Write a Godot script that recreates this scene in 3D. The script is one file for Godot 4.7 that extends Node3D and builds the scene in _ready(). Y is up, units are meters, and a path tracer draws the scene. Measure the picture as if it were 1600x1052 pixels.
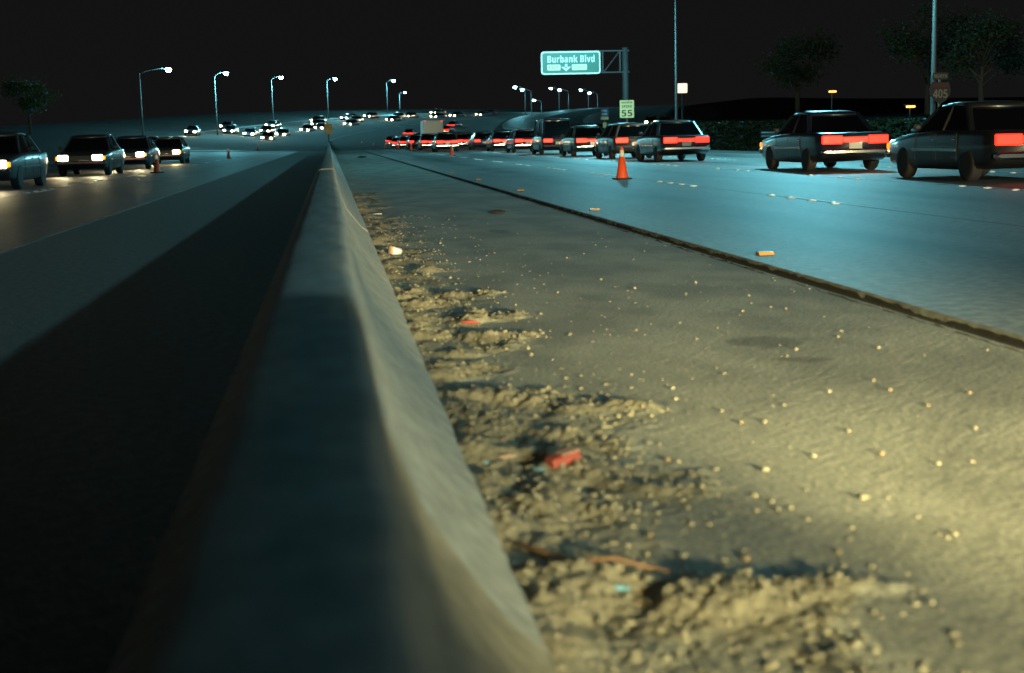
extends Node3D
# Night freeway seen over a concrete median barrier: traffic at rest, cones, teal street lamps.
var rng := RandomNumberGenerator.new()
var M := {}
var used := {}
var fnoise := FastNoiseLite.new()
var gnoise := FastNoiseLite.new()

# ---------------------------------------------------------------- path of the road
const S0 := 190.0
const RAD := 220.0
func smooth(a: float, b: float, x: float) -> float:
	var t := clampf((x - a) / (b - a), 0.0, 1.0)
	return t * t * (3.0 - 2.0 * t)
func rise(s: float) -> float:
	return 5.0 * smooth(170.0, 350.0, s)
func bank(s: float, lat: float) -> float:
	var b := smooth(125.0, 215.0, s)
	return -clampf(lat, -22.0, 22.0) * (0.105 if lat < 0.0 else 0.035) * b
func heading(s: float) -> float:
	return maxf(0.0, s - S0) / RAD
func P(s: float, lat: float, h: float = 0.0) -> Vector3:
	var y := rise(s) + bank(s, lat) + h
	if s <= S0:
		return Vector3(lat, y, -s)
	var a := heading(s)
	return Vector3(RAD * (1.0 - cos(a)) + lat * cos(a), y, -(S0 + RAD * sin(a)) + lat * sin(a))
func deck(s: float) -> float:   # height of the ramp's embankment over the road
	return 1.2 + 0.009 * clampf(s - 60.0, 0.0, 190.0)

# ---------------------------------------------------------------- mesh helpers
func mb(flat := true) -> SurfaceTool:
	var st := SurfaceTool.new()
	st.begin(Mesh.PRIMITIVE_TRIANGLES)
	st.set_smooth_group(-1 if flat else 0)
	return st
func tri(st: SurfaceTool, a: Vector3, b: Vector3, c: Vector3) -> void:
	st.add_vertex(a); st.add_vertex(b); st.add_vertex(c)
func quad(st: SurfaceTool, a: Vector3, b: Vector3, c: Vector3, d: Vector3) -> void:
	tri(st, a, b, c); tri(st, a, c, d)
func loft(st: SurfaceTool, rings: Array, caps := true, closed := true) -> void:
	for i in rings.size() - 1:
		var r0: PackedVector3Array = rings[i]
		var r1: PackedVector3Array = rings[i + 1]
		var n := r0.size()
		for k in (n if closed else n - 1):
			var k2 := (k + 1) % n
			quad(st, r0[k], r0[k2], r1[k2], r1[k])
	if caps:
		for e in [0, rings.size() - 1]:
			var r: PackedVector3Array = rings[e]
			for k in range(1, r.size() - 1):
				if e == 0: tri(st, r[0], r[k + 1], r[k])
				else: tri(st, r[0], r[k], r[k + 1])
func box(st: SurfaceTool, c: Vector3, s: Vector3, b := Basis(), bevel := 0.0) -> void:
	var h := s * 0.5
	var e := minf(bevel, minf(h.x, minf(h.y, h.z)) * 0.9)
	var rings := []
	var prof := [[-h.z, e], [-h.z + e, 0.0], [h.z - e, 0.0], [h.z, e]] if e > 0.0 else [[-h.z, 0.0], [h.z, 0.0]]
	for p in prof:
		var x: float = h.x - p[1]
		var y: float = h.y - p[1]
		var pts := PackedVector3Array()
		if e > 0.0:
			for q in [[x, y - e], [x - e, y], [-x + e, y], [-x, y - e], [-x, -y + e], [-x + e, -y], [x - e, -y], [x, -y + e]]:
				pts.append(c + b * Vector3(q[0], q[1], p[0]))
		else:
			for q in [[x, y], [-x, y], [-x, -y], [x, -y]]:
				pts.append(c + b * Vector3(q[0], q[1], p[0]))
		rings.append(pts)
	loft(st, rings)
func tube(st: SurfaceTool, pts: Array, radii: Array, n := 10) -> void:
	var rings := []
	for i in pts.size():
		var d: Vector3 = (pts[mini(i + 1, pts.size() - 1)] - pts[maxi(i - 1, 0)]).normalized()
		var u := d.cross(Vector3.UP if absf(d.y) < 0.9 else Vector3.RIGHT).normalized()
		var v := d.cross(u)
		var r := PackedVector3Array()
		for k in n:
			var a := TAU * k / n
			r.append(pts[i] + (u * cos(a) + v * sin(a)) * float(radii[i]))
		rings.append(r)
	loft(st, rings)
func lathe(st: SurfaceTool, prof: Array, n := 20, xf := Transform3D()) -> void:  # prof of [radius, y]
	var rings := []
	for p in prof:
		var r := PackedVector3Array()
		for k in n:
			var a := TAU * k / n
			r.append(xf * Vector3(cos(a) * p[0], p[1], sin(a) * p[0]))
		rings.append(r)
	loft(st, rings)
func obj(called: String, st: SurfaceTool, mat: Material, parent: Node = null) -> MeshInstance3D:
	st.generate_normals()
	return inst(called, st.commit(), mat, parent)
func inst(called: String, mesh: Mesh, mat: Material, parent: Node = null) -> MeshInstance3D:
	var o := MeshInstance3D.new()
	o.mesh = mesh
	o.material_override = mat
	if parent:
		o.name = called
		parent.add_child(o, true)
	else:
		o.name = numbered(called)
		add_child(o)
	return o
func numbered(called: String) -> String:
	var base := called
	var n: int = used.get(base, 0)
	used[base] = n + 1
	return base if n == 0 else "%s_%03d" % [base, n]
func tag(o: Node, label: String, category: String, group := "", kind := "") -> void:
	if label: o.set_meta("label", label)
	if category: o.set_meta("category", category)
	if group: o.set_meta("group", group)
	if kind: o.set_meta("kind", kind)
func thing(called: String, label: String, category: String, at := Vector3.ZERO, turn := 0.0, group := "") -> Node3D:
	var o := Node3D.new()
	o.name = numbered(called)
	add_child(o)
	o.position = at
	o.rotation.y = turn
	tag(o, label, category, group)
	return o
func copy(src: Node3D, called: String, label: String, at: Vector3, turn: float, group := "") -> Node3D:
	var o: Node3D = src.duplicate()
	o.name = numbered(called)
	add_child(o)
	o.position = at
	o.rotation.y = turn
	o.set_meta("label", label)
	if group: o.set_meta("group", group)
	return o
func sweep(prof: Array, s_list: Array, flat := true) -> SurfaceTool:   # open profile of [lat, h] carried along the road
	var st := mb(flat)
	for i in s_list.size() - 1:
		for k in prof.size() - 1:
			var a = prof[k]
			var b = prof[k + 1]
			quad(st, P(s_list[i], a[0], a[1]), P(s_list[i], b[0], b[1]), P(s_list[i + 1], b[0], b[1]), P(s_list[i + 1], a[0], a[1]))
	return st
func steps(a: float, b: float, d: float) -> Array:
	var out := []
	var n := int(ceil((b - a) / d))
	for i in n + 1:
		out.append(lerpf(a, b, float(i) / n))
	return out

# ---------------------------------------------------------------- materials
func lin(r: float, g: float, b: float) -> Color:
	return Color(r, g, b).linear_to_srgb()
func mat(called: String, c: Color, rough := 0.8, metal := 0.0) -> StandardMaterial3D:
	var m := StandardMaterial3D.new()
	m.resource_name = called
	m.albedo_color = c
	m.roughness = rough
	m.metallic = metal
	M[called] = m
	return m
func glow(called: String, c: Color, energy: float) -> StandardMaterial3D:
	var m := mat(called, Color(0.5, 0.5, 0.5), 0.4)
	m.albedo_color = c
	m.emission_enabled = true
	m.emission = c
	m.emission_energy_multiplier = energy
	return m
func noise_tex(seed_: int, freq: float, octaves: int, lo: float, hi: float, size := 1024, kind := FastNoiseLite.TYPE_SIMPLEX_SMOOTH) -> NoiseTexture2D:
	var n := FastNoiseLite.new()
	n.seed = seed_
	n.noise_type = kind
	n.frequency = freq
	n.fractal_octaves = octaves
	n.fractal_gain = 0.6
	var t := NoiseTexture2D.new()
	t.width = size
	t.height = size
	t.seamless = true
	t.noise = n
	var g := Gradient.new()
	g.set_color(0, Color(lo, lo, lo))
	g.set_color(1, Color(hi, hi, hi))
	t.color_ramp = g
	return t
func surface(m: StandardMaterial3D, tex: Texture2D, scale: float, bump: Texture2D = null, cm := 0.3) -> void:
	m.albedo_texture = tex
	m.uv1_triplanar = true
	m.uv1_world_triplanar = true
	m.uv1_scale = Vector3(scale, scale, scale)
	if bump:
		m.heightmap_enabled = true
		m.heightmap_texture = bump
		m.heightmap_scale = cm
func materials() -> void:
	var grain := noise_tex(11, 0.03, 6, 0.62, 1.0)
	var coarse := noise_tex(12, 0.012, 5, 0.55, 1.0)
	var fine := noise_tex(13, 0.11, 4, 0.0, 1.0)
	surface(mat("concrete_road", lin(0.34, 0.33, 0.31), 0.55), grain, 0.23, fine, 0.25)
	var cl := mat("concrete_lane", Color(1, 1, 1), 0.6)
	surface(cl, grain, 0.23, fine, 0.25)
	cl.vertex_color_use_as_albedo = true
	var al := mat("concrete_lane_dimmed", lin(0.36, 0.36, 0.36), 0.6)  # darkened copy of the lane concrete; weaker southbound light put into its colour
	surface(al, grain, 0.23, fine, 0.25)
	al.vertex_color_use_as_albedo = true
	surface(mat("barrier_concrete", lin(0.42, 0.41, 0.37), 0.9), coarse, 0.9, fine, 0.35)
	surface(mat("kerb_concrete", lin(0.40, 0.40, 0.38), 0.85), coarse, 0.5)
	var sh := mat("shoulder_ground", Color(1, 1, 1), 0.9)
	surface(sh, noise_tex(14, 0.09, 6, 0.45, 1.0), 0.45, noise_tex(15, 0.33, 3, 0.0, 1.0), 0.2)
	sh.vertex_color_use_as_albedo = true
	surface(mat("shoulder_asphalt", lin(0.13, 0.127, 0.115), 0.85), grain, 0.4, fine, 0.4)
	surface(mat("debris_dark", lin(0.022, 0.018, 0.014), 0.95), grain, 2.0, fine, 1.5)
	surface(mat("ivy_ground", lin(0.008, 0.010, 0.006), 1.0), coarse, 0.3, fine, 4.0)
	surface(mat("bare_ground", lin(0.014, 0.013, 0.01), 1.0), coarse, 0.05)
	var gr := mat("gravel", Color(1, 1, 1), 0.9)
	gr.vertex_color_use_as_albedo = true
	mat("stone", lin(0.16, 0.14, 0.105), 0.9)
	mat("stone_pale", lin(0.2, 0.18, 0.14), 0.9)
	mat("stone_brown", lin(0.16, 0.115, 0.075), 0.9)
	mat("white_paint", lin(0.72, 0.72, 0.68), 0.6)
	mat("marker_white", lin(0.8, 0.8, 0.78), 0.25)
	mat("marker_amber", lin(0.42, 0.19, 0.05), 0.4)
	mat("galvanised", lin(0.035, 0.037, 0.037), 0.7, 0.1)
	mat("post_wood", lin(0.09, 0.065, 0.045), 0.9)
	mat("cone_orange", lin(0.72, 0.075, 0.018), 0.5)
	mat("cone_collar", lin(0.62, 0.56, 0.48), 0.45)
	mat("rubber", lin(0.02, 0.02, 0.02), 0.8)
	mat("chrome", lin(0.6, 0.6, 0.6), 0.2, 1.0)
	mat("hub", lin(0.4, 0.4, 0.4), 0.4, 0.2)
	mat("plate", lin(0.5, 0.5, 0.42), 0.6)
	mat("trim_black", lin(0.015, 0.015, 0.016), 0.6)
	var g := mat("car_glass", Color(0.02, 0.025, 0.03), 0.08)
	g.metallic_specular = 0.6
	for p in [["paint_black", lin(0.008, 0.008, 0.009)], ["paint_navy", lin(0.006, 0.009, 0.02)], ["paint_maroon", lin(0.03, 0.004, 0.005)], ["paint_brown", lin(0.028, 0.018, 0.01)], ["paint_green", lin(0.006, 0.016, 0.011)], ["paint_grey", lin(0.03, 0.03, 0.031)]]:
		var c := mat(p[0], p[1], 0.35)
		c.clearcoat_enabled = true
		c.clearcoat = 0.8
		c.clearcoat_roughness = 0.08
	mat("truck_white", lin(0.7, 0.69, 0.64), 0.5)
	mat("sign_green", lin(0.03, 0.16, 0.115), 0.5)
	mat("sign_white", lin(0.8, 0.78, 0.75), 0.5)
	mat("sign_cream", lin(0.78, 0.68, 0.5), 0.5)
	mat("sign_black", lin(0.02, 0.02, 0.02), 0.6)
	mat("sign_yellowed", lin(0.66, 0.5, 0.22), 0.5)
	mat("sign_blue", lin(0.03, 0.07, 0.17), 0.5)
	mat("sign_red", lin(0.3, 0.03, 0.02), 0.5)
	mat("sign_white_shaded", lin(0.14, 0.13, 0.11), 0.8)  # route marker lettering: sign white with its unlit dimness put into the colour
	mat("sign_blue_shaded", lin(0.014, 0.016, 0.024), 0.8)  # sign blue darkened, the shade on the route marker painted in
	mat("sign_red_shaded", lin(0.05, 0.014, 0.012), 0.8)  # sign red darkened likewise, shade painted into the shield crown
	mat("sign_amber", lin(0.7, 0.36, 0.06), 0.55)
	glow("lamp_teal", Color(0.7, 0.97, 1.0), 60.0)
	glow("lamp_white", Color(1.0, 0.96, 0.88), 8.0)
	glow("lamp_amber", Color(1.0, 0.66, 0.3), 4.0)
	glow("head_lamp", Color(1.0, 0.93, 0.76), 40.0)
	glow("tail_lamp", Color(1.0, 0.16, 0.1), 3.0)
	glow("turn_lamp", Color(1.0, 0.6, 0.12), 1.6)
	glow("sign_backlit", Color(1.0, 0.93, 0.8), 1.4)
	mat("litter_red", lin(0.26, 0.045, 0.03), 0.7)
	mat("litter_pink", lin(0.36, 0.23, 0.17), 0.7)
	mat("litter_white", lin(0.5, 0.5, 0.5), 0.6)
	mat("litter_blue", lin(0.14, 0.3, 0.4), 0.4)
	mat("litter_brown", lin(0.13, 0.07, 0.035), 0.8)
	mat("bark", lin(0.06, 0.045, 0.03), 0.95)
	mat("ivy_leaf", lin(0.012, 0.017, 0.008), 0.9).metallic_specular = 0.2
	var lf := mat("leaf", lin(0.018, 0.03, 0.012), 0.6)
	lf.backlight_enabled = true
	lf.backlight = Color(0.2, 0.25, 0.1)

# ---------------------------------------------------------------- camera, sky, light
const LAMP := Color(0.5, 0.93, 1.0)
const WARM := Color(1.0, 0.92, 0.68)
func view() -> void:
	var cam := Camera3D.new()
	cam.name = "camera"
	cam.position = Vector3(0, 1.0, 0)
	cam.rotation_degrees = Vector3(-8.27, -7.29, -1.41)
	cam.fov = 27.5
	cam.near = 0.05
	cam.far = 6000.0
	var at := CameraAttributesPhysical.new()
	at.frustum_focal_length = 50.0
	at.frustum_focus_distance = 24.0
	at.exposure_aperture = 2.8
	cam.attributes = at
	add_child(cam)
	cam.fov = 27.5
	var env := Environment.new()
	env.background_mode = Environment.BG_SKY
	var sky := Sky.new()
	var sm := ProceduralSkyMaterial.new()
	sm.sky_top_color = lin(0.0058, 0.0060, 0.0068)
	sm.sky_horizon_color = lin(0.0068, 0.0064, 0.0066)
	sm.ground_bottom_color = lin(0.004, 0.004, 0.004)
	sm.ground_horizon_color = lin(0.0066, 0.0063, 0.0065)
	sm.sky_energy_multiplier = 1.0
	sky.sky_material = sm
	env.sky = sky
	env.tonemap_mode = Environment.TONE_MAPPER_LINEAR
	env.tonemap_exposure = 1.0
	env.sdfgi_enabled = true
	env.ssao_enabled = true
	env.ssil_enabled = true
	var we := WorldEnvironment.new()
	we.name = "environment"
	we.environment = env
	add_child(we)

# ---------------------------------------------------------------- setting
func structure(o: Node) -> Node:
	o.set_meta("kind", "structure")
	return o
func soil_at(s: float, lat: float) -> float:
	# loose soil lies in ragged drifts, widest where the shoulder is broken up
	var edge := 0.72 + 0.42 * gnoise.get_noise_2d(s * 11.0, 40.0) + 0.34 * smooth(6.5, 2.5, s) + 0.14 * fnoise.get_noise_2d(s * 26.0, lat * 18.0)
	var drift := clampf(0.75 + 1.5 * gnoise.get_noise_2d(s * 17.0 + 80.0, lat * 13.0), 0.3, 1.0)
	return smooth(edge + 0.14, edge - 0.16, lat) * drift
func ground_height(s: float, lat: float) -> float:
	var soil := soil_at(s, lat)
	var clod := fnoise.get_noise_2d(s * 95.0, lat * 78.0)
	var lump := gnoise.get_noise_2d(s * 30.0, lat * 34.0)
	return soil * (0.02 + 0.036 * lump + 0.02 * clod + 0.03 * smooth(0.62, 0.36, lat)) + (1.0 - soil) * 0.0018 * clod
const OIL_STAINS := [[6.3, 2.02, 0.22, 0.2], [5.75, 2.02, 0.1, 0.13], [14.6, 1.75, 0.35, 0.12]]   # metres ahead, metres from the barrier, half length, half width
func soil_color(s: float, lat: float) -> Color:
	var soil := smooth(0.1, 0.5, soil_at(s, lat))
	var dust := clampf(0.5 + 1.2 * gnoise.get_noise_2d(s * 5.0 + 300.0, lat * 11.0) + 0.5 * fnoise.get_noise_2d(s * 9.0, lat * 14.0), 0.0, 1.0)
	var c := Color(0.34, 0.325, 0.275).lerp(Color(0.55, 0.52, 0.43), dust).lerp(Color(0.34, 0.29, 0.2), soil)
	for q in OIL_STAINS:   # the drips seen in the middle of the shoulder
		var d := Vector2((s - q[0]) / q[2], (lat - q[1]) / q[3]).length() + 0.5 * fnoise.get_noise_2d(s * 24.0, lat * 24.0)
		c = c.lerp(Color(0.17, 0.15, 0.115), 0.8 * smooth(1.1, 0.55, d))
	return c
func shoulder_patch(s0: float, s1: float, ds: float, dl: float) -> SurfaceTool:
	var st := SurfaceTool.new()
	st.begin(Mesh.PRIMITIVE_TRIANGLES)
	st.set_smooth_group(0)
	var ns := int(round((s1 - s0) / ds))
	var nl := int(round((3.04 - 0.22) / dl))
	for i in ns + 1:
		var s := s0 + (s1 - s0) * i / ns
		for k in nl + 1:
			var l := 0.22 + (3.04 - 0.22) * k / nl
			st.set_color(soil_color(s, l))
			st.add_vertex(P(s, l, ground_height(s, l)))
	for i in ns:
		for k in nl:
			var a := i * (nl + 1) + k
			for v in [a, a + 1, a + nl + 2, a, a + nl + 2, a + nl + 1]:
				st.add_index(v)
	return st
func lane_slab(a: float, b: float, k: int) -> SurfaceTool:
	# worn concrete: drip oil along the middle, rubber in the wheel tracks, each in streaks
	var st := SurfaceTool.new()
	st.begin(Mesh.PRIMITIVE_TRIANGLES)
	st.set_smooth_group(-1)
	var ss := steps(-60, 0, 10) + steps(0.6, 60, 0.6) + steps(62, 190, 4) + steps(194, 560, 4)
	var cuts := 26
	var rows := []
	for s in ss:
		var row := []
		for i in cuts + 1:
			var t := float(i) / cuts
			var u := t + 0.03 * gnoise.get_noise_2d(s * 1.2, k * 50.0)
			var oil := exp(-pow((u - 0.5) / 0.17, 2.0)) * (0.75 + 0.5 * gnoise.get_noise_2d(s * 2.5, 70.0 + k * 30.0 + t * 25.0))
			var rub := (exp(-pow((u - 0.23) / 0.08, 2.0)) + exp(-pow((u - 0.77) / 0.08, 2.0))) * (0.6 + 0.6 * gnoise.get_noise_2d(s * 2.0, 170.0 + k * 30.0 + t * 40.0))
			var patch := 1.0 + 0.16 * gnoise.get_noise_2d(s * 1.1, a * 7.0 + t * 14.0) + 0.1 * fnoise.get_noise_2d(s * 4.0, t * 60.0)
			var v := clampf((1.0 - 0.85 * clampf(oil, 0.0, 1.0) - 0.3 * clampf(rub, 0.0, 1.0)) * patch, 0.2, 1.2)
			row.append([P(s, lerpf(a, b, t), 0.0), Color(0.36 * v, 0.35 * v, 0.33 * v)])
		rows.append(row)
	for i in rows.size() - 1:
		for c in cuts:
			for e in [[i, c], [i, c + 1], [i + 1, c + 1], [i, c], [i + 1, c + 1], [i + 1, c]]:
				var p: Array = rows[e[0]][e[1]]
				st.set_color(p[1])
				st.add_vertex(p[0])
	st.set_color(Color(0.2, 0.2, 0.19))
	for i in ss.size() - 1:
		for e in [a, b]:
			quad(st, P(ss[i], e, 0.0), P(ss[i + 1], e, 0.0), P(ss[i + 1], e, -0.03), P(ss[i], e, -0.03))
	return st
func setting() -> void:
	# base ground to the horizon
	var st := mb()
	quad(st, Vector3(-3000, -1.6, 3000), Vector3(3000, -1.6, 3000), Vector3(3000, -1.6, -3000), Vector3(-3000, -1.6, -3000))
	structure(obj("ground", st, M.bare_ground))
	var far := steps(-60, 190, 10) + steps(192, 560, 4)
	# embankments either side
	st = mb(false)
	for i in far.size() - 1:
		for prof in [[[20.7, 0.0], [21.4, -0.06], [22.6, 0.3], [24.6, 1.0], [24.9, 1.0], [49.0, 1.0], [60.0, 1.3], [75.0, -9.0]], [[-20.7, 0.0], [-24.0, -0.1], [-34.0, 0.5], [-48.0, 0.9], [-60.0, 0.6], [-90.0, -12.0]]]:
			for k in prof.size() - 1:
				var v := []
				for e in [[i, k], [i, k + 1], [i + 1, k + 1], [i + 1, k]]:
					var lat: float = prof[e[1]][0]
					var hh: float = prof[e[1]][1]
					if hh > 0.0 or lat > 21.0: hh = hh * (deck(far[e[0]]) if lat > 0.0 else 1.6)
					v.append(P(far[e[0]], lat, hh - 0.012))
				quad(st, v[0], v[1], v[2], v[3])
	structure(obj("embankment", st, M.ivy_ground))
	# carriageways: every lane its own slab with a joint between
	for side in [1, -1]:
		var road := Node3D.new()
		var lane_mat: Material = M.concrete_lane if side == 1 else M.concrete_lane_dimmed
		road.name = "road_northbound" if side == 1 else "road_southbound"
		add_child(road)
		structure(road)
		var edges := [3.22, 6.75, 10.4, 14.05, 17.7, 20.7]
		for k in 5:
			var a: float = edges[k] + 0.009
			var b: float = edges[k + 1] - 0.009
			if k == 4:
				obj("paved_shoulder", sweep([[side * a, -0.03], [side * a, 0.0], [side * b, 0.0], [side * b, -0.05]], far), M.concrete_road, road)
				continue
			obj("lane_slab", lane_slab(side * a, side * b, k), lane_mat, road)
	# road bed under the joints
	structure(obj("road_bed", sweep([[-20.6, -0.025], [20.6, -0.025]], far), M.debris_dark))
	# median shoulders
	var sh := Node3D.new()
	sh.name = "median_shoulder"
	add_child(sh)
	structure(sh)
	obj("dirt_strip_near", shoulder_patch(1.8, 9.0, 0.016, 0.016), M.shoulder_ground, sh).name = "shoulder_surface"
	obj("shoulder_surface", shoulder_patch(9.0, 26.0, 0.05, 0.035), M.shoulder_ground, sh)
	obj("shoulder_surface", shoulder_patch(26.0, 190.0, 0.5, 0.14), M.shoulder_ground, sh)
	obj("shoulder_surface", sweep([[0.22, 0.0], [3.04, 0.0]], steps(190, 560, 4)), M.shoulder_asphalt, sh)
	obj("shoulder_surface", sweep([[0.22, 0.0], [3.04, 0.0]], steps(-60, 1.8, 6)), M.shoulder_asphalt, sh)
	obj("shoulder_surface", sweep([[-0.2, 0.0], [-3.2, 0.0]], far), M.shoulder_asphalt, sh)
	# gutter joint: sunk dirty groove and a pale concrete lip
	var gut := mb(false)
	var near := steps(-4, 40, 0.08)
	var lip := mb(false)
	for i in near.size() - 1:
		var v := []
		for e in [i, i + 1]:
			var s: float = near[e]
			var r := []
			for q in [[3.0, 0.004], [3.05, -0.03], [3.1, -0.05], [3.15, -0.045], [3.172, 0.0]]:
				r.append(P(s, q[0] + 0.02 * gnoise.get_noise_2d(s * 31.0, q[0] * 200.0) * (0.0 if q[0] > 3.16 else 1.0), q[1] + 0.012 * fnoise.get_noise_2d(s * 43.0, q[0] * 300.0 + 50.0)))
			v.append(r)
		for k in 4:
			quad(gut, v[0][k], v[0][k + 1], v[1][k + 1], v[1][k])
		var l := []
		for e in [i, i + 1]:
			var s: float = near[e]
			var w := 0.008 * gnoise.get_noise_2d(s * 17.0, 7.0)
			l.append([P(s, 3.168 + w, -0.02), P(s, 3.174 + w, 0.012), P(s, 3.2, 0.014), P(s, 3.214, 0.004), P(s, 3.216, -0.02)])
		for k in 4:
			quad(lip, l[0][k], l[0][k + 1], l[1][k + 1], l[1][k])
	obj("gutter_groove", gut, M.debris_dark, sh)
	obj("gutter_lip", lip, M.kerb_concrete, sh)
	obj("gutter_groove", sweep([[3.0, 0.004], [3.08, -0.03], [3.172, -0.01]], steps(40, 560, 5)), M.debris_dark, sh)
	obj("gutter_lip", sweep([[3.17, -0.02], [3.174, 0.012], [3.21, 0.012], [3.216, -0.02]], steps(40, 560, 5)), M.kerb_concrete, sh)
	# painted edge lines and lane stripes
	var paint := Node3D.new()
	paint.name = "road_markings"
	add_child(paint)
	structure(paint)
	obj("edge_line", sweep([[17.78, 0.004], [17.93, 0.004]], far), M.white_paint, paint)
	obj("edge_line", sweep([[-17.78, 0.004], [-17.93, 0.004]], far), M.white_paint, paint)
	for lat in [6.75, 10.4, 14.05, -6.75, -10.4, -14.05]:
		for k in 12:
			var a: float = 17.8 + 7.3 * k + (0.0 if absf(lat) < 7 else 3.0 * fmod(absf(lat), 2.0))
			obj("lane_stripe", sweep([[lat + 0.03, 0.004], [lat + 0.12, 0.004]], [a, a + 2.7]), M.white_paint, paint)
	# off-ramp and side street on the embankment
	var ramp := Node3D.new()
	ramp.name = "off_ramp"
	add_child(ramp)
	structure(ramp)
	for strip in [["ramp_pavement", 25.12, 31.0], ["street_pavement", 38.0, 46.0]]:
		st = mb()
		for i in far.size() - 1:
			var d0 := deck(far[i])
			var d1 := deck(far[i + 1])
			quad(st, P(far[i], strip[1], d0), P(far[i], strip[2], d0), P(far[i + 1], strip[2], d1), P(far[i + 1], strip[1], d1))
		obj(strip[0], st, M.concrete_road, ramp)
	st = mb()
	for i in far.size() - 1:
		if far[i] < 20.0 or far[i] > 200.0: continue
		var v := []
		for e in [i, i + 1]:
			var d := deck(far[e])
			v.append([P(far[e], 24.92, d - 0.1), P(far[e], 24.94, d + 0.15), P(far[e], 25.1, d + 0.15), P(far[e], 25.12, d - 0.02)])
		for k in 3:
			quad(st, v[0][k], v[0][k + 1], v[1][k + 1], v[1][k])
	obj("ramp_kerb", st, M.kerb_concrete, ramp)

# ---------------------------------------------------------------- barrier
func barrier() -> void:
	var b := thing("median_barrier", "long concrete median barrier running ahead between the two carriageways", "barrier")
	var prof := [[-0.40, -0.05], [-0.40, 0.07], [-0.33, 0.13], [-0.2, 0.3], [-0.125, 0.5], [-0.104, 0.66], [-0.098, 0.69], [-0.086, 0.708], [-0.066, 0.718], [-0.03, 0.72], [0.0, 0.7205], [0.045, 0.72], [0.058, 0.717], [0.067, 0.709], [0.073, 0.695], [0.08, 0.66], [0.104, 0.5], [0.18, 0.3], [0.31, 0.13], [0.385, 0.07], [0.385, -0.05]]
	for seg in [[-6.0, 14.0, 0.05], [14.0, 80.0, 0.5], [80.0, 190.0, 4.0], [190.0, 560.0, 3.0], [-60.0, -6.0, 6.0]]:
		var ss := steps(seg[0] + 0.004, seg[1] - 0.004, seg[2])
		var rings := []
		for s in ss:
			var r := PackedVector3Array()
			for q in prof:
				var w: float = 0.005 * gnoise.get_noise_2d(s * 22.0, q[1] * 60.0 + signf(q[0]) * 400.0) + 0.003 * fnoise.get_noise_2d(s * 50.0, q[1] * 300.0)
				r.append(P(s, q[0] - 0.03 + w * (1.0 if absf(q[0]) > 0.04 else 0.0), q[1] + 0.004 * gnoise.get_noise_2d(s * 16.0, 900.0)))
			rings.append(r)
		var st := mb(false)
		loft(st, rings, true, false)
		obj("barrier_section", st, M.barrier_concrete, b)

# ---------------------------------------------------------------- lamps and signs
func spot(parent: Node3D, called: String, at: Vector3, dir: Vector3, c: Color, e: float, angle: float, size := 0.08) -> void:
	var l := SpotLight3D.new()
	l.name = called
	l.light_color = c
	l.light_energy = e
	l.spot_angle = angle
	l.spot_angle_attenuation = 0.8
	l.spot_range = 300.0
	l.spot_attenuation = 2.0
	l.light_size = size
	l.shadow_enabled = true
	parent.add_child(l, true)
	l.transform = Transform3D(Basis.looking_at(dir.normalized(), Vector3.UP if absf(dir.normalized().y) < 0.95 else Vector3.RIGHT), at)
func street_lamp(at: Vector3, height: float, arm: Vector3, label: String, group: String, power: float, glass := "lamp_teal", tint := LAMP) -> Node3D:
	var o := thing("street_lamp", label, "street lamp", at, 0.0, group)
	var st := mb(false)
	lathe(st, [[0.0, 0.0], [0.2, 0.0], [0.2, 0.05], [0.12, 0.1], [0.11, 0.3], [0.06, height - 0.4], [0.0, height - 0.4]], 10)
	obj("pole", st, M.galvanised, o)
	st = mb(false)
	var pts := []
	var radii := []
	for k in 7:
		var t := k / 6.0
		pts.append(Vector3(0, height - 0.45 + 0.5 * sin(t * PI / 2), 0) + arm * t)
		radii.append(0.055 - 0.018 * t)
	tube(st, pts, radii, 8)
	obj("arm", st, M.galvanised, o)
	var d := arm.normalized()
	var bs := Basis(d.cross(Vector3.UP).normalized(), Vector3.UP, -d)
	var tip := arm + Vector3(0, height + 0.06, 0)
	st = mb(false)
	var rings := []
	for q in [[-0.08, 0.03], [0.0, 0.09], [0.22, 0.17], [0.55, 0.2], [0.75, 0.15], [0.85, 0.05]]:
		var r := PackedVector3Array()
		for a in 10:
			var an := TAU * a / 10.0
			r.append(tip + bs * Vector3(cos(an) * q[1], maxf(-0.03, sin(an) * q[1] * 0.6), -q[0]))
		rings.append(r)
	loft(st, rings)
	obj("lamp_housing", st, M.galvanised, o)
	st = mb(false)
	lathe(st, [[0.0, -0.42], [0.2, -0.38], [0.31, -0.27], [0.34, -0.14], [0.3, -0.036], [0.0, -0.036]], 14, Transform3D(Basis(), tip + d * 0.48))
	obj("lamp_lens", st, M[glass], o)
	if power > 0.0:
		var l := OmniLight3D.new()
		l.name = "lamp_light"
		l.light_color = tint
		l.light_energy = power
		l.omni_range = 200.0
		l.omni_attenuation = 2.0
		l.light_size = 0.12
		l.shadow_enabled = true
		o.add_child(l)
		l.position = tip + d * 0.48 + Vector3(0, -0.56, 0)
	return o
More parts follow.
